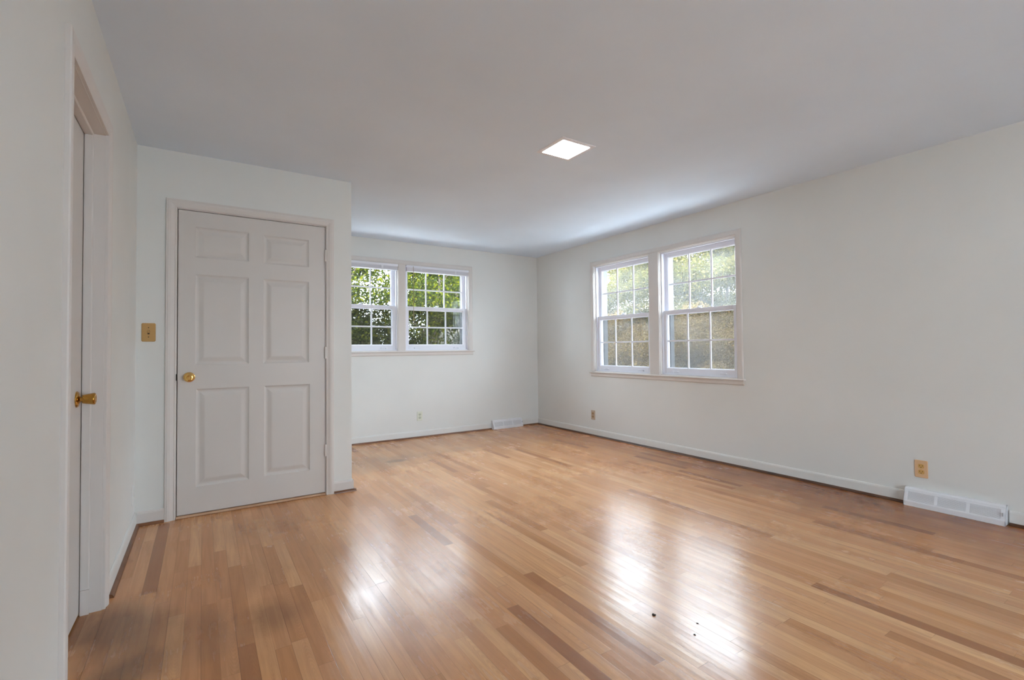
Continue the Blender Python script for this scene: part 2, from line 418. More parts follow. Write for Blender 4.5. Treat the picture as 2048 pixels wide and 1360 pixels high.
baseboard('baseboard_left', (XL, 0, 0), LEFT, [(YF, 1.946), (2.769, YD-.0)], [(YF, 1.946), (2.80, YD-.012)], 'low painted baseboard beside the left door')
o = baseboard('baseboard_closet', (0, YD, 0), BACK, [(XL+.012, -.204), (.853, XC)], [(XL+.012, -.204), (.853, XC+.029)], 'low painted baseboard around the closet corner', 'shoe', 'trim')
bm = bmesh.new()
prism(bm, BP, 0, YB-YD+.012)
q = build('baseboard_return', bm, 'trim', o); q.location = (XC, -.012, 0); q.rotation_euler.z = LEFT
q = build('shoe_molding', (lambda b: (prism(b, qr(), 0, YB-YD+.02), b)[1])(bmesh.new()), 'shoe', o); q.location = (XC, -.02, 0); q.rotation_euler.z = LEFT
q['label'] = 'brown stained quarter-round shoe moulding'
bm = bmesh.new(); prism(bm, BP, -XR+.012, -XL-.012); o = build('baseboard_rear', bm, 'trim'); o.location = (0, YF, 0); o.rotation_euler.z = REAR
struct(o, 'baseboard of the wall behind the camera', 'baseboard')

# ------------------------------------------------------------------ windows
CW = .056
def sash(parent, name, w_, z0, z1, y0, y1, stile, brail, trail, gmat):
    bm = bmesh.new(); h = w_/2
    box(bm, -h, -h+stile, y0, y1, z0, z1); box(bm, h-stile, h, y0, y1, z0, z1)
    box(bm, -h+stile, h-stile, y0, y1, z0, z0+brail); box(bm, -h+stile, h-stile, y0, y1, z1-trail, z1)
    # sloped glazing bead
    gx, ga, gb = h-stile, z0+brail, z1-trail; bd = .008
    sweep(bm, [(-gx, ga), (gx, ga), (gx, gb), (-gx, gb)], [(0, y0+.004), (bd, y0+.012), (bd, y1-.006), (0, y1-.004)], True)
    s = build(name, bm, 'vinyl', parent, bevel=.0015, segs=1)
    bm = bmesh.new(); mw = .0085; ym = (y0+y1)/2
    for i in (1, 2):
        x = -gx+2*gx*i/3; box(bm, x-mw, x+mw, ym-.007, ym+.007, ga, gb)
    zz = (ga+gb)/2; box(bm, -gx, gx, ym-.0065, ym+.0065, zz-mw, zz+mw)
    build('muntin_grid', bm, 'vinyl', s, bevel=.002, segs=1)
    bm = bmesh.new(); box(bm, -gx-.004, gx+.004, ym+.008, ym+.011, ga-.004, gb+.004)
    build('glass_pane', bm, gmat, s)
    return s
def window(name, loc, rotz, w_, z0, z1, gmat, label, detailed=True):
    e_ = struct(empty(name, loc, rotz), label, 'window')
    h = w_/2; mid = (z0+z1)/2
    bm = bmesh.new()    # painted reveal, then the vinyl frame
    sweep(bm, [(-h, z0), (h, z0), (h, z1), (-h, z1)], [(0, 0), (.006, 0), (.006, T+.01), (0, T+.01)], True)
    build('jamb', bm, 'trim', e_)
    bm = bmesh.new(); f = .022
    sweep(bm, [(-h+.006, z0+.006), (h-.006, z0+.006), (h-.006, z1-.006), (-h+.006, z1-.006)],
          [(0, .022), (f-.008, .022), (f-.008, .036), (f-.014, .036), (f-.014, .068), (f-.008, .068), (f-.008, .076), (f-.014, .076), (f-.014, .108), (f, .108), (f, .122), (0, .122)], True)
    build('frame', bm, 'vinyl', e_)
    bm = bmesh.new()    # aluminium storm frame on the weather side
    sweep(bm, [(-h+.006, z0+.006), (h-.006, z0+.006), (h-.006, z1-.006), (-h+.006, z1-.006)],
          [(0, .128), (.030, .128), (.030, .150), (.022, .152), (.022, .200), (0, .200)], True)
    build('storm_frame', bm, 'alu', e_)
    ws = w_-.012-.018
    low = sash(e_, 'lower_sash', ws, z0+.012, mid+.026, .038, .066, .042, .062, .036, gmat)
    up = sash(e_, 'upper_sash', ws, mid-.020, z1-.014, .078, .106, .042, .036, .046, gmat)
    bm = bmesh.new(); box(bm, -h+.03, h-.03, .124, .1255, z0+.03, mid)
    sc_ = build('insect_screen', bm, 'screen', e_); sc_['label'] = 'dark mesh insect screen'
    for s in (-1, 1):    # lift latches on the bottom rail
        bm = bmesh.new(); x = s*h*.62
        box(bm, x-.042, x+.042, .034, .038, z0+.030, z0+.046)
        box(bm, x-.034, x+.034, .022, .034, z0+.040, z0+.046)
        box(bm, x+s*.030-.008, x+s*.030+.008, .024, .034, z0+.028, z0+.040)
        build('lift_handle', bm, 'vinyl', low, bevel=.0015)
    bm = bmesh.new(); box(bm, -.03, .03, .046, .07, mid+.026, mid+.034); lathe(bm, [(0, .011), (.012, .011), (.014, .008)], (0, .058, mid+.034), (0, 0, 1), 14)
    box(bm, -.004, .034, .052, .062, mid+.042, mid+.05)
    build('sash_lock', bm, 'vinyl', low, bevel=.0015)
    return e_
CP = [(0, 0), (0, -.012), (.006, -.014), (.012, -.0175), (.044, -.0175), (.052, -.014), (CW, -.008), (CW, 0)]
CPi = [(-o_, y) for o_, y in CP]
def casing(name, loc, rotz, x0, x1, z0, z1, mull, label):
    e_ = struct(empty(name, loc, rotz), label, 'window trim')
    bm = bmesh.new()   # up the left, across, down the right; outside is to the left of travel
    sweep(bm, [(x0, z0), (x0, z1), (x1, z1), (x1, z0)], CP)
    build('casing', bm, 'trim', e_)
    bm = bmesh.new(); a, b = mull
    sweep(bm, [((a+b)/2, z0), ((a+b)/2, z1)], [(-(b-a)/2, 0), (-(b-a)/2, -.012), (-(b-a)/2+.008, -.016), ((b-a)/2-.008, -.016), ((b-a)/2, -.012), ((b-a)/2, 0)])
    build('mullion', bm, 'trim', e_)
    bm = bmesh.new()
    prism(bm, [(.02, z0), (.02, z0-.016), (-.030, z0-.016), (-.034, z0-.012), (-.034, z0-.004), (-.030, z0)], x0-CW-.016, x1+CW+.016)
    build('stool', bm, 'trim', e_)
    bm = bmesh.new()
    prism(bm, [(0, z0-.016), (0, z0-.056), (-.010, z0-.056), (-.015, z0-.050), (-.015, z0-.016)], x0-CW-.004, x1+CW+.004)
    build('apron', bm, 'trim', e_)
    return e_
window('window_1', (BW[0][0], YB, 0), BACK, WW, *BZ, 'glass', 'left window of the far wall, half hidden by the closet corner')
window('window_2', (BW[1][0], YB, 0), BACK, WW, *BZ, 'glass', 'right window of the far wall')
window('window_3', (XR, RW[0][0], 0), RIGHT, WW, *RZ, 'hazy', 'right-wall window nearest the room corner')
window('window_4', (XR, RW[1][0], 0), RIGHT, WW, *RZ, 'hazy', 'right-wall window nearest the camera')
casing('trim_1', (0, YB, 0), BACK, BW[0][0]-WW/2, BW[1][0]+WW/2, *BZ, (BW[0][0]+WW/2, BW[1][0]-WW/2), 'warm white casing joining the two far-wall windows')
casing('trim_2', (XR, 0, 0), RIGHT, -RW[0][0]-WW/2, -RW[1][0]+WW/2, *RZ, (-RW[0][0]+WW/2, -RW[1][0]-WW/2), 'warm white casing joining the two right-wall windows')
for n_, (c, w_) in zip(('fill_window',), FW):
    e_ = struct(empty(n_, (c, YF, 0), REAR), 'added unseen glass opening behind the camera for fill light', 'window')
    bm = bmesh.new(); h = w_/2
    sweep(bm, [(-h, FZ[0]), (h, FZ[0]), (h, FZ[1]), (-h, FZ[1])], [(0, 0), (.05, .02), (.05, .12), (0, T)], True)
    box(bm, -.02, .02, .04, .1, FZ[0], FZ[1]); build('frame', bm, 'vinyl', e_)
    bm = bmesh.new(); box(bm, -h, h, .07, .075, FZ[0], FZ[1]); build('glass_pane', bm, 'glass', e_)
for c, w_ in BW: portal((c, YB+.02, (BZ[0]+BZ[1])/2), PI*0, w_, BZ[1]-BZ[0])
for c, w_ in RW: portal((XR+.02, c, (RZ[0]+RZ[1])/2), -PI/2, w_, RZ[1]-RZ[0])
for c, w_ in FW: portal((c, YF-.02, (FZ[0]+FZ[1])/2), PI, w_, FZ[1]-FZ[0])  # portal of the added rear opening

# ------------------------------------------------------------------ raised mini blinds on the far windows
def blind(c, label):
    e_ = tag(empty('mini_blind', (c, YB, 0)), label, 'blind', 'raised mini blinds on the far windows')
    h = WW/2-.008; z1 = BZ[1]-.004
    bm = bmesh.new(); prism(bm, [(.012, z1), (-.030, z1), (-.032, z1-.004), (-.032, z1-.026), (-.028, z1-.026), (-.028, z1-.006), (.008, z1-.006), (.008, z1-.024), (.012, z1-.024)], -h, h)
    build('headrail', bm, 'vinyl', e_)
    bm = bmesh.new()
    for i in range(15):
        z = z1-.027-i*.0028
        prism(bm, [(.006, z), (-.010, z+.0022), (-.030, z+.0012), (-.030, z-.0008), (-.010, z+.0004), (.006, z-.0010)], -h+.006, h-.006)
    build('slat_stack', bm, 'vinyl', e_)
    bm = bmesh.new(); z = z1-.073; prism(bm, [(.010, z), (.010, z+.006), (-.010, z+.010), (-.031, z+.006), (-.031, z)], -h+.005, h-.005)
    build('bottom_rail', bm, 'vinyl', e_)
    bm = bmesh.new(); tube(bm, [(-h+.09, -.034, z1-.01), (-h+.09, -.036, z1-.09), (-h+.092, -.034, z1-.72)], .0028, 6)
    b = build('tilt_wand', bm, 'grille_cloth', e_, smooth=True); b['label'] = 'thin translucent brown tilt wand'
    for s in (-.55, .55):
        bm = bmesh.new(); box(bm, s*h-.012, s*h+.012, -.0325, -.0315, z1-.074, z1-.026); build('ladder_tape', bm, 'vinyl', e_)
blind(BW[0][0], 'white mini blind fully raised on the left far window beside the closet corner')
blind(BW[1][0], 'white mini blind fully raised on the right far window')

# ------------------------------------------------------------------ doors
def rings_panel(bm, rect, steps, y0):
    prev = None
    for off, d in steps:
        x0, x1, z0, z1 = rect[0]+off, rect[1]-off, rect[2]+off, rect[3]-off
        r = [bm.verts.new(v_) for v_ in ((x0, y0+d, z0), (x1, y0+d, z0), (x1, y0+d, z1), (x0, y0+d, z1))]
        if prev:
            for i in range(4): bm.faces.new((prev[i], prev[(i+1) % 4], r[(i+1) % 4], r[i]))
        prev = r
    bm.faces.new(prev)
def slab(name, parent, x0, x1, z0, z1, y0, y1, panels, mat):
    bm = bmesh.new()
    xs = sorted({x0, x1, *[p[0] for p in panels], *[p[1] for p in panels]}); zs = sorted({z0, z1, *[p[2] for p in panels], *[p[3] for p in panels]})
    inp = lambda x, z: any(p[0] < x < p[1] and p[2] < z < p[3] for p in panels)
    for i in range(len(xs)-1):
        for j in range(len(zs)-1):
            if inp((xs[i]+xs[i+1])/2, (zs[j]+zs[j+1])/2): continue
            bm.faces.new([bm.verts.new(v_) for v_ in ((xs[i], y0, zs[j]), (xs[i+1], y0, zs[j]), (xs[i+1], y0, zs[j+1]), (xs[i], y0, zs[j+1]))])
    st = [(0, 0), (.004, .004), (.012, .0085), (.020, .0095), (.026, .0085), (.046, .0025), (.052, .0015)]
    for p in panels: rings_panel(bm, p, st, y0)
    b = [bm.verts.new(v_) for v_ in ((x0, y1, z0), (x1, y1, z0), (x1, y1, z1), (x0, y1, z1))]
    f = [bm.verts.new(v_) for v_ in ((x0, y0, z0), (x1, y0, z0), (x1, y0, z1), (x0, y0, z1))]
    bm.faces.new(b[::-1])
    for i in range(4): bm.faces.new((f[i], b[i], b[(i+1) % 4], f[(i+1) % 4]))
    bmesh.ops.remove_doubles(bm, verts=bm.verts, dist=.0002)
    return build(name, bm, mat, parent)
def knob(parent, x, y, z, mat, tulip=False):
    bm = bmesh.new()
    lathe(bm, [(0, .033), (.003, .033), (.007, .029), (.009, .017), (.012, .014)], (x, y, z), (0, -1, 0), 32)
    r = build('knob_rose', bm, mat, parent, smooth=True, angle=.7)
    bm = bmesh.new()
    if tulip: pr = [(.008, .010), (.017, .010), (.019, .017), (.024, .0185), (.050, .0235), (.055, .0245), (.058, .0235), (.060, .020), (.058, .015), (.057, 0)]
    else: pr = [(.008, .012), (.020, .011), (.026, .015), (.032, .023), (.040, .0275), (.048, .0275), (.055, .024), (.058, .019), (.0575, .013), (.055, .0115), (.054, 0)]
    lathe(bm, pr, (x, y, z), (0, -1, 0), 36)
    return build('door_knob', bm, mat, parent, smooth=True, angle=.8)
# door_2: six-panel door of the closet, swings toward the room
d2 = struct(empty('door_2', (0, YD, 0)), 'grey-white six-panel closet door with a round brass knob', 'door')
x0, x1, zt = D2
P2 = [(-.043, .275, 1.742, 1.948), (.368, .675, 1.735, 1.941), (-.043, .275, 1.013, 1.626), (.368, .675, 1.013, 1.623), (-.036, .279, .196, .851), (.374, .682, .203, .851)]
slab('door_slab', d2, x0+.0048, x1-.0035, .022, zt-.0048, .000, .035, P2, 'door')
bm = bmesh.new()
sweep(bm, [(x0, 0), (x0, zt), (x1, zt), (x1, 0)], [(0, .0), (.019, .0), (.019, .115), (0, .115)])
sweep(bm, [(x0, 0), (x0, zt), (x1, zt), (x1, 0)], [(0, .038), (0, .075), (-.011, .075), (-.011, .038)])
build('jamb', bm, 'trim', d2)
bm = bmesh.new(); cw = .060
DP = [(.004, .0), (.004, -.010), (.009, -.0125), (.014, -.0105), (.020, -.0125), (.034, -.0175), (.048, -.0185), (.054, -.0165), (cw, -.0165), (cw+.002, -.012), (cw+.002, 0)]
sweep(bm, [(x0, 0), (x0, zt), (x1, zt), (x1, 0)], DP)
build('casing', bm, 'trim', d2)
knob(d2, -.074, 0, .932, 'brass')
for z in (1.832, 1.085, .340):
    bm = bmesh.new(); lathe(bm, [(0, .003), (.002, .0078), (.09, .0078), (.092, .003)], (x1-.001, -.008, z-.046), (0, 0, 1), 12)
    for a in (.03, .06): lathe(bm, [(0, .0083), (.001, .0083)], (x1-.001, -.008, z-.046+a), (0, 0, 1), 12)
    h_ = build('hinge', bm, 'trim', d2, smooth=True, angle=.6); h_['label'] = 'painted-over hinge barrel'
bm = bmesh.new(); prism(bm, [(.115, 0), (-.006, 0), (-.012, .004), (-.006, .014), (.004, .017), (.115, .017)], x0, x1)
t_ = build('threshold', bm, 'threshold', d2); t_['label'] = 'pale wood threshold strip'
bm = bmesh.new(); box(bm, x0-.004, x0+.0002, -.0118, .030, .912, .955)
s_ = build('strike_plate', bm, 'dark', d2); s_['label'] = 'small darkened strike plate'
# door_1: recessed door in the left wall
d1 = struct(empty('door_1', (XL, 0, 0), LEFT), 'plain grey-white door recessed in the left wall, aged brass knob', 'door')
x0, x1, zt = D1
slab('door_slab', d1, x0+.004, x1-.004, .012, zt-.008, .072, .107, [], 'door')
bm = bmesh.new()
sweep(bm, [(x0, 0), (x0, zt), (x1, zt), (x1, 0)], [(0, .0), (.019, .0), (.019, .12), (0, .12)])
build('jamb', bm, 'trim', d1)
bm = bmesh.new()
sweep(bm, [(x0, .105), (x0, zt), (x1, zt), (x1, .105)], [(0, .040), (0, .069), (-.010, .069), (-.010, .043), (-.007, .040)])
for a, b in ((x0, x0+.011), (x1-.011, x1)): box(bm, a, b, .040, .069, 0, .103)
build('door_stop', bm, 'trim', d1)
bm = bmesh.new(); sweep(bm, [(x0, 0), (x0, zt), (x1, zt), (x1, 0)], [(o_*1.08, y) for o_, y in DP])
build('casing', bm, 'trim', d1)
knob(d1, 2.600, .072, .912, 'oldbrass', True)

# ------------------------------------------------------------------ wall plates
def rplate(bm, w_, h_, y0, y1, r=.006, cx=0, cz=0, inset=.003):
    def ring(y, s):
        out = []
        for sx_, sz_, a0 in ((1, 1, 0), (-1, 1, 90), (-1, -1, 180), (1, -1, 270)):
            for k_ in range(4):
                a = math.radians(a0+30*k_); out.append(bm.verts.new((cx+sx_*(w_/2-s-r)+r*math.cos(a), y, cz+sz_*(h_/2-s-r)+r*math.sin(a))))
        return out
    a, b, c = ring(y0, 0), ring((y0+y1)/2, 0), ring(y1, inset)
    for p_, q_ in ((a, b), (b, c)):
        for i in range(16): bm.faces.new((p_[i], p_[(i+1) % 16], q_[(i+1) % 16], q_[i]))
    bm.faces.new(c); bm.faces.new(a[::-1])
def outlet(loc, rotz, m1, m2, label, grp=None):
    e_ = tag(empty('wall_outlet', loc, rotz), label, 'outlet', grp)
    bm = bmesh.new(); rplate(bm, .072, .118, 0, -.0055); build('cover_plate', bm, m1, e_)
    for s in (1, -1):
        bm = bmesh.new(); rplate(bm, .034, .029, -.004, -.0075, .010, 0, s*.0195, .001)
        k_ = build('socket', bm, m2, e_)
        bm = bmesh.new(); c = s*.0195
        box(bm, -.0085, -.0060, -.0079, -.0073, c-.001, c+.008); box(bm, .0060, .0085, -.0079, -.0073, c-.001, c+.008)
        lathe(bm, [(0, .0028), (.0006, .0028)], (0, -.0073, c-.0075), (0, -1, 0), 10)
        build('slot', bm, 'dark' if m1 != 'wall' else 'wall', k_)
    bm = bmesh.new(); lathe(bm, [(0, .0032), (.0012, .0030), (.0016, .0015)], (0, -.0052, 0), (0, -1, 0), 12); build('screw', bm, m2, e_)
    return e_
outlet((2.292, YB, .268), BACK, 'almond', 'almond2', 'pale almond wall outlet on the far wall beneath the right window')
outlet((XR, 4.500, .258), RIGHT, 'tan', 'tan2', 'tan wall outlet with a brown centre below the corner end of the right windows')
outlet((XR, 1.232, .252), RIGHT, 'ivory', 'ivory2', 'aged ivory wall outlet above the nearer white floor register')
outlet((XL, 3.75, .225), LEFT, 'wall', 'wall', 'wall outlet painted over white, on the left wall near the closet corner')
e_ = tag(empty('light_switch', (-.2925, YD, 1.230)), 'gold-coloured toggle light switch beside the closet door', 'light switch')
bm = bmesh.new(); rplate(bm, .074, .119, 0, -.006, .008); build('cover_plate', bm, 'switch', e_)
bm = bmesh.new(); box(bm, -.0055, .0055, -.0068, -.0055, -.0125, .0125); q = build('toggle_slot', bm, 'dark', e_)
bm = bmesh.new(); prism(bm, [(-.006, -.005), (-.006, .006), (-.019, .011), (-.020, .006)], -.0042, .0042); build('toggle', bm, 'ivory2', e_, bevel=.0008)
for s in (1, -1):
    bm = bmesh.new(); lathe(bm, [(0, .0032), (.0012, .0030), (.0016, .0015)], (0, -.0055, s*.030), (0, -1, 0), 12); build('screw', bm, 'dark', e_)

# ------------------------------------------------------------------ baseboard registers
def register(loc, rotz, W_, label):
    e_ = tag(empty('floor_register', loc, rotz), label, 'vent', 'white baseboard registers')
    h = W_/2; A = Vector((-.066, .030)); B = Vector((-.034, .104)); d = B-A; nrm = Vector((d.y, -d.x)).normalized()
    if nrm.x > 0: nrm = -nrm
    bm = bmesh.new()
    # body shell without the sloped front
    th = .004
    body = [(0, 0), (-.066, 0), (-.066, .030)]
    prism(bm, [(-.006, 0), (-.066, 0), (-.066, .030), (-.062, .030), (-.062, .004), (-.006, .004)], -h, h)
    prism(bm, [(0, .118), (-.026, .118), (-.034, .104), (-.030, .104), (-.024, .112), (0, .112)], -h, h)
    for s in (-1, 1):
        a, b = sorted((s*h, s*(h-.004)))
        prism(bm, [(0, 0), (-.066, 0), (-.066, .030), (-.034, .104), (-.026, .118), (0, .118)], a, b)
    fr = .022; bar = .018; n = 3; iw = (2*h-2*fr-2*bar)/3
    def pt(t, off): v_ = A+d*t-nrm*off; return (v_.x, v_.y)
    t0, t1 = .14, .88
    prism(bm, [pt(0, 0), pt(t0, 0), pt(t0, .004), pt(0, .004)], -h, h)
    prism(bm, [pt(t1, 0), pt(1, 0), pt(1, .004), pt(t1, .004)], -h, h)
    cells = []; x = -h
    for i in range(n+1):
        wd = fr if i in (0, n) else bar
        prism(bm, [pt(t0, 0), pt(t1, 0), pt(t1, .004), pt(t0, .004)], x, x+wd); x += wd
        if i < n: cells.append((x, x+iw)); x += iw
    build('housing', bm, 'register', e_, bevel=.001, segs=1)
    bm = bmesh.new(); prism(bm, [(-.002, .008), (-.030, .008), (-.008, .10), (-.002, .10)], -h+.006, h-.006); build('duct_opening', bm, 'duct', e_)
    for a, b in cells:
        bm = bmesh.new()
        for i in range(10):
            t = t0+(t1-t0)*(i+.5)/10; w2 = .026
            prism(bm, [pt(t-w2, .0005), pt(t+w2, .0005), pt(t+w2+.02, .004), pt(t-w2+.03, .005)], a, b)
        build('louver_grille', bm, 'register', e_)
    bm = bmesh.new(); t = .5; p0, p1 = pt(.36, -.001), pt(.62, -.001)
    box(bm, h-.014, h-.010, min(p0[0], p1[0])-.006, max(p0[0], p1[0])-.004, p0[1], p1[1]); build('damper_lever', bm, 'latch', e_)
register((3.577, YB-.0, 0), BACK, .487, 'white floor register with three louver panels on the far wall by the room corner')
register((XR, 1.068, 0), RIGHT, .500, 'white floor register with three louver panels on the right wall nearest the camera')

# ------------------------------------------------------------------ ceiling light
e_ = tag(empty('ceiling_light', (2.045, 2.462, H)), 'small square lit panel light recessed in the ceiling', 'ceiling light')
bm = bmesh.new(); a, b = .142, .112
sweep(bm, [(-b, -b), (b, -b), (b, b), (-b, b)], [(0, 0), (0, .0045), (-.004, .005), (-(a-b)+.002, .003), (-(a-b), 0)], True)
for v_ in bm.verts: v_.co = Vector((v_.co.x, v_.co.z, -v_.co.y))
build('frame', bm, 'vinyl', e_)
bm = bmesh.new(); box(bm, -b, b, -b, b, -.006, -.0005); l_ = build('diffuser', bm, 'diffuser', e_); l_['label'] = 'glowing white diffuser'

# ------------------------------------------------------------------ crumbs on the floor
for x, y, s, lab in ((1.561, 1.353, .009, 'largest dark wood chip on the floor, inside the dark band of the window glare'),
                (1.659, 1.218, .0045, 'tiny dark crumb on the floor, upper one of the two right of the larger chip'),
                (1.584, 1.177, .005, 'tiny dark crumb on the floor, lower one of the two right of the larger chip')):
    bm = bmesh.new(); bmesh.ops.create_icosphere(bm, subdivisions=2, radius=s)
    random.seed(int(s*1e4))
    for v_ in bm.verts:
        n_ = mnoise.noise(v_.co*150+Vector((x*9, y*7, 0))); v_.co = Vector((v_.co.x*(1+.6*n_), v_.co.y*.6*(1+.8*n_), max(-s*.3, v_.co.z*.35*(1+n_))+s*.3))
    o = build('wood_chip', bm, 'crumb'); o.location = (x, y, 0); o.rotation_euler.z = .6+x*3; tag(o, lab, 'debris', 'dark crumbs on the floor')

# ------------------------------------------------------------------ outdoors
def gz(x, y):
    bank = max(0, min(1, (x-8.0)/6.0))*1.5+max(0, min(1, (x-14.5)/4.0))*2.4
    bk = max(0, min(1, (y-10)/6))*.4
    return -.45+max(bank, bk)+.10*mnoise.noise(Vector((x*.5, y*.5, 0)))
bm = bmesh.new(); N = 60; vs = {}
for i in range(N+1):
    for j in range(N+1):
        x, y = -12+42*i/N, -12+42*j/N; vs[i, j] = bm.verts.new((x, y, gz(x, y)))
for i in range(N):
    for j in range(N): bm.faces.new((vs[i, j], vs[i+1, j], vs[i+1, j+1], vs[i, j+1]))
struct(build('ground', bm, 'litter', smooth=True), 'leaf-littered yard rising to a bank', 'ground')
bm = bmesh.new(); box(bm, -4.0, 8.0, YF-T-9, YF-T, -.6, -.05)  # unseen slab added to bounce daylight up to the ceiling
struct(build('bounce_slab', bm, 'bounce_slab'), 'added pale concrete slab behind the camera, bounces light indoors', 'bounce_slab')
bm = bmesh.new(); box(bm, XR+T+.9, 7.2, YF-T, YB+T+2.4, -.7, -.22); box(bm, -1.6, XR+T+.9, YB+T+.9, YB+T+2.4, -.7, -.22)  # unseen strips added outside the walls to bounce daylight onto the ceiling
struct(build('bounce_apron', bm, 'bounce_slab'), 'added pale concrete apron outside the walls, bounces light indoors', 'bounce_apron')
bm = bmesh.new(); box(bm, -1.6, XR+T, YF-T, YB+T, -.9, -.12)
struct(build('foundation', bm, 'outside'), 'foundation under the room', 'foundation')

def leaves_mesh(name, n, size, seed, shape, clump=0, blobs=14):
    rng = np.random.default_rng(seed)
    bl = []
    for _ in range(blobs):
        t = rng.random()
        bl.append(shape(rng))
    bl = np.array(bl)
    idx = rng.integers(0, len(bl), n)
    dirs = rng.normal(size=(n, 3)); dirs /= np.linalg.norm(dirs, axis=1)[:, None]
    r = bl[idx, 3:4]*rng.random((n, 1))**(1/2.2)
    P = bl[idx, :3]+dirs*r*np.array([1, 1, .75])
    L = size*(.6+.8*rng.random((n, 1))); Wl = L*.30
    a = rng.normal(size=(n, 3)); a[:, 2] -= .5; a /= np.linalg.norm(a, axis=1)[:, None]
    b = np.cross(a, rng.normal(size=(n, 3))); b /= np.linalg.norm(b, axis=1)[:, None]
    c = np.cross(a, b)
    pts = np.stack([P, P+a*L*.35+b*Wl+c*L*.06, P+a*L*.75+b*Wl*.7+c*L*.04, P+a*L, P+a*L*.75-b*Wl*.7+c*L*.04, P+a*L*.35-b*Wl+c*L*.06], 1).reshape(-1, 3)
    me = bpy.data.meshes.new(name)
    me.vertices.add(n*6); me.vertices.foreach_set('co', pts.ravel().astype(np.float32))
    base = np.arange(n)[:, None]*6
    quads = np.stack([base+np.array([0, 1, 2, 3]), base+np.array([0, 3, 4, 5])], 1).reshape(-1)
    me.loops.add(n*8); me.loops.foreach_set('vertex_index', quads.astype(np.int32))
    me.polygons.add(n*2); me.polygons.foreach_set('loop_start', np.arange(0, n*8, 4, dtype=np.int32)); me.polygons.foreach_set('loop_total', np.full(n*2, 4, dtype=np.int32))
    me.update(); me.validate(); return me
def trunk_mesh(h, r, seed, branches=7):
    random.seed(seed); bm = bmesh.new()
    pts = [(0, 0, -.3)]; x = y = 0
    for i in range(1, 7):
        x += random.uniform(-.08, .08)*h*.3; y += random.uniform(-.08, .08)*h*.3; pts.append((x, y, h*i/6))
    tube(bm, pts, [r*(1-.8*i/6) for i in range(7)], 10)
    for k_ in range(branches):
        i = random.randint(1, 5); P = Vector(pts[i]); a = random.uniform(0, 2*PI); L = h*random.uniform(.25, .45)
        D = Vector((math.cos(a), math.sin(a), random.uniform(.4, 1.0)))
        q_ = [P, P+D*L*.35+Vector((0, 0, .03*L)), P+D*L*.7+Vector((0, 0, .1*L)), P+D*L+Vector((0, 0, .05*L))]
        rr = r*(1-.8*i/6)*.6; tube(bm, q_, [rr, rr*.75, rr*.5, rr*.15], 7)
        for s in (1, 2):
            a2 = a+random.uniform(-1, 1); D2_ = Vector((math.cos(a2), math.sin(a2), random.uniform(-.1, .8)))
            tube(bm, [q_[s], q_[s]+D2_*L*.3, q_[s]+D2_*L*.55], [rr*.45, rr*.3, rr*.08], 6)
    bmesh.ops.recalc_face_normals(bm, faces=bm.faces)
    me = bpy.data.meshes.new('trunk'); bm.to_mesh(me); bm.free(); return me
def crown(h0, h1, rad, br):
    def f(rng):
        t = rng.random(); z = h0+(h1-h0)*t; R_ = rad*math.sin(PI*(.18+.74*t))*math.sqrt(rng.random()); a = rng.random()*2*PI
        return (R_*math.cos(a), R_*math.sin(a), z, br*(.6+.7*rng.random()))
    return f
PROTO = {}
def proto(key, mat, n, size, h0, h1, rad, br, blobs, th, tr, seed):
    lm = leaves_mesh('foliage', n, size, seed, crown(h0, h1, rad, br), blobs=blobs); lm.materials.append(M[mat])
    tm = trunk_mesh(th, tr, seed); tm.materials.append(M['bark']); PROTO[key] = (lm, tm)
proto('maple', 'leaf_green', 22000, .058, .9, 3.7, 1.35, .5, 44, 3.6, .08, 3)
proto('dark', 'leaf_dark', 16000, .06, .1, 2.1, 1.2, .42, 40, 1.8, .05, 5)
proto('pale', 'leaf_pale', 40000, .062, .15, 3.6, 1.55, .55, 50, 3.3, .07, 7)
proto('brush', 'leaf_brown', 36000, .036, .0, 1.55, 1.15, .38, 44, 1.4, .035, 11)
def plant(kind, x, y, s, rz, name, label, cat, group, sz=None):
    lm, tm = PROTO[kind]
    e_ = tag(empty(name, (x, y, gz(x, y)), rz), label, cat, group); e_.scale = (s, s, sz or s)
    for nm, me in (('foliage', lm), ('trunk', tm)):
        o = bpy.data.objects.new(nm, me); C.objects.link(o); o.parent = e_
    return e_
GA = 'green trees behind the far windows'
for x, y, s, r, lab in ((2.5, 10.6, 1.0, .4, 'bright green leafy tree behind the left far window'),
        (4.0, 9.2, .98, 2.1, 'yellow-green leafy tree behind the left panes of the right far window'),
        (5.1, 11.6, 1.15, 4.0, 'green tree behind the middle panes of the right far window'),
        (7.3, 12.4, 1.2, 5.2, 'green tree beyond the right edge of the far windows'),
        (-.1, 10.8, 1.15, 1.2, 'green tree just outside the left edge of the far windows'),
        (-2.9, 11.0, 1.2, 2.9, 'green tree furthest left of the row beyond the far wall')):
    plant('maple', x, y, s, r, 'maple_tree', lab, 'tree', GA)
for x, y, s, r, lab in ((2.35, 8.6, .75, .3, 'low dark shrub behind the left far window'), (3.4, 12.7, 1.0, 1.9, 'low dark shrub behind the mullion of the far windows'),
        (4.9, 9.15, .62, 3.1, 'low dark shrub before the left end of the board fence'), (6.6, 14.6, 1.0, 4.4, 'low dark shrub behind the board fence'),
        (3.75, 10.9, .8, 2.4, 'low dark shrub behind the left panes of the right far window')):
    plant('dark', x, y, s, r, 'dark_shrub', lab, 'shrub', 'dark shrubs behind the far windows')
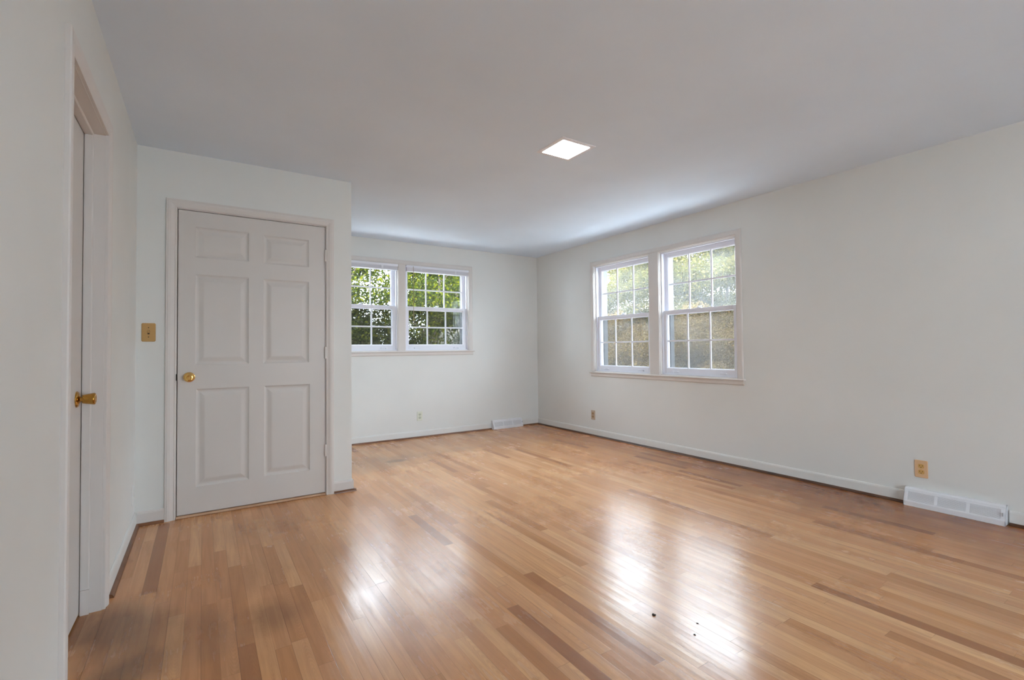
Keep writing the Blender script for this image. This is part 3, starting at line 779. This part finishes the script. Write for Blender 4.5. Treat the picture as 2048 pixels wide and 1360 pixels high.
for x, y, s, r, lab in ((13.2, 6.2, 1.1, 0.2, 'pale olive tree just outside the right edge of the nearer right-wall window'),
        (12.9, 8.4, 1.1, 1.4, 'pale olive tree behind the right panes of the nearer right-wall window'),
        (12.3, 10.4, 1.05, 2.6, 'pale olive tree behind the left panes of the nearer right-wall window'),
        (11.0, 11.3, .78, 3.8, 'pale olive tree behind the right-wall window nearest the corner'),
        (10.2, 12.9, .80, 4.9, 'pale olive tree behind the left edge of the right-wall window nearest the corner'),
        (14.6, 9.6, 1.08, 5.6, 'taller pale tree further up the bank, behind the nearer right-wall window'),
        (14.0, 13.0, .92, .9, 'taller pale tree further up the bank, behind the corner right-wall window'),
        (12.9, 3.8, 1.05, 2.2, 'pale olive tree well outside the right edge of the right-wall windows')):
    plant('pale', x, y, s, r, 'olive_tree', lab, 'tree', 'pale trees behind the right-wall windows')
for x, y, s, r, lab in ((8.6, 4.5, 1.12, .5, 'brown brush outside the right edge of the nearer right-wall window'),
        (8.5, 6.3, 1.15, 1.5, 'brown brush behind the lower panes of the nearer right-wall window'),
        (8.2, 8.0, 1.12, 2.8, 'brown brush behind the mullion of the right-wall windows'),
        (7.7, 9.7, 1.1, 4.0, 'brown brush behind the left lower panes of the corner right-wall window'),
        (10.4, 7.4, 1.2, 5.0, 'brown brush further back behind the nearer right-wall window'),
        (10.0, 9.4, 1.2, 5.8, 'brown brush further back behind the corner right-wall window')):
    plant('brush', x, y, s, r, 'brown_bush', lab, 'shrub', 'brown brush below the pale trees')
# board fence and neighbouring house
e_ = tag(empty('board_fence', (4.55, 10.1, gz(4.5, 10)), .15), 'weathered vertical board fence behind the right far window', 'fence')
random.seed(4)
for i in range(24):
    bm = bmesh.new(); x = i*.15; box(bm, x, x+.138, 0, .02, .02, 2.45+random.uniform(-.02, .02)); build('board', bm, 'fence', e_)
bm = bmesh.new(); box(bm, 0, 3.6, .02, .06, .5, .6); box(bm, 0, 3.6, .02, .06, 1.9, 2.0); build('rail', bm, 'fence', e_)
e_ = tag(empty('neighbour_house', (2.2, 20, gz(3, 20))), 'white-sided neighbouring house far behind the left far window', 'house')
bm = bmesh.new(); prism(bm, [(0, 0), (0, 5.2)]+[(6, 5.2), (6, 0)], -4.2, 3.25)
for i in range(26): prism(bm, [(0, .2*i), (-.03, .2*i), (-.005, .2*i+.2), (0, .2*i+.2)], -4.2, 3.25)
build('wall', bm, 'siding', e_)
bm = bmesh.new(); prism(bm, [(-.5, 5.1), (3, 7.2), (6.5, 5.1), (6.4, 5.3), (3, 7.45), (-.4, 5.3)], -4.6, 3.5); build('roof', bm, 'shingle', e_)
for a in (-2.8, .4):
    bm = bmesh.new(); box(bm, a, a+1.0, -.06, .02, 2.2, 3.6); build('window', bm, 'dark', e_)
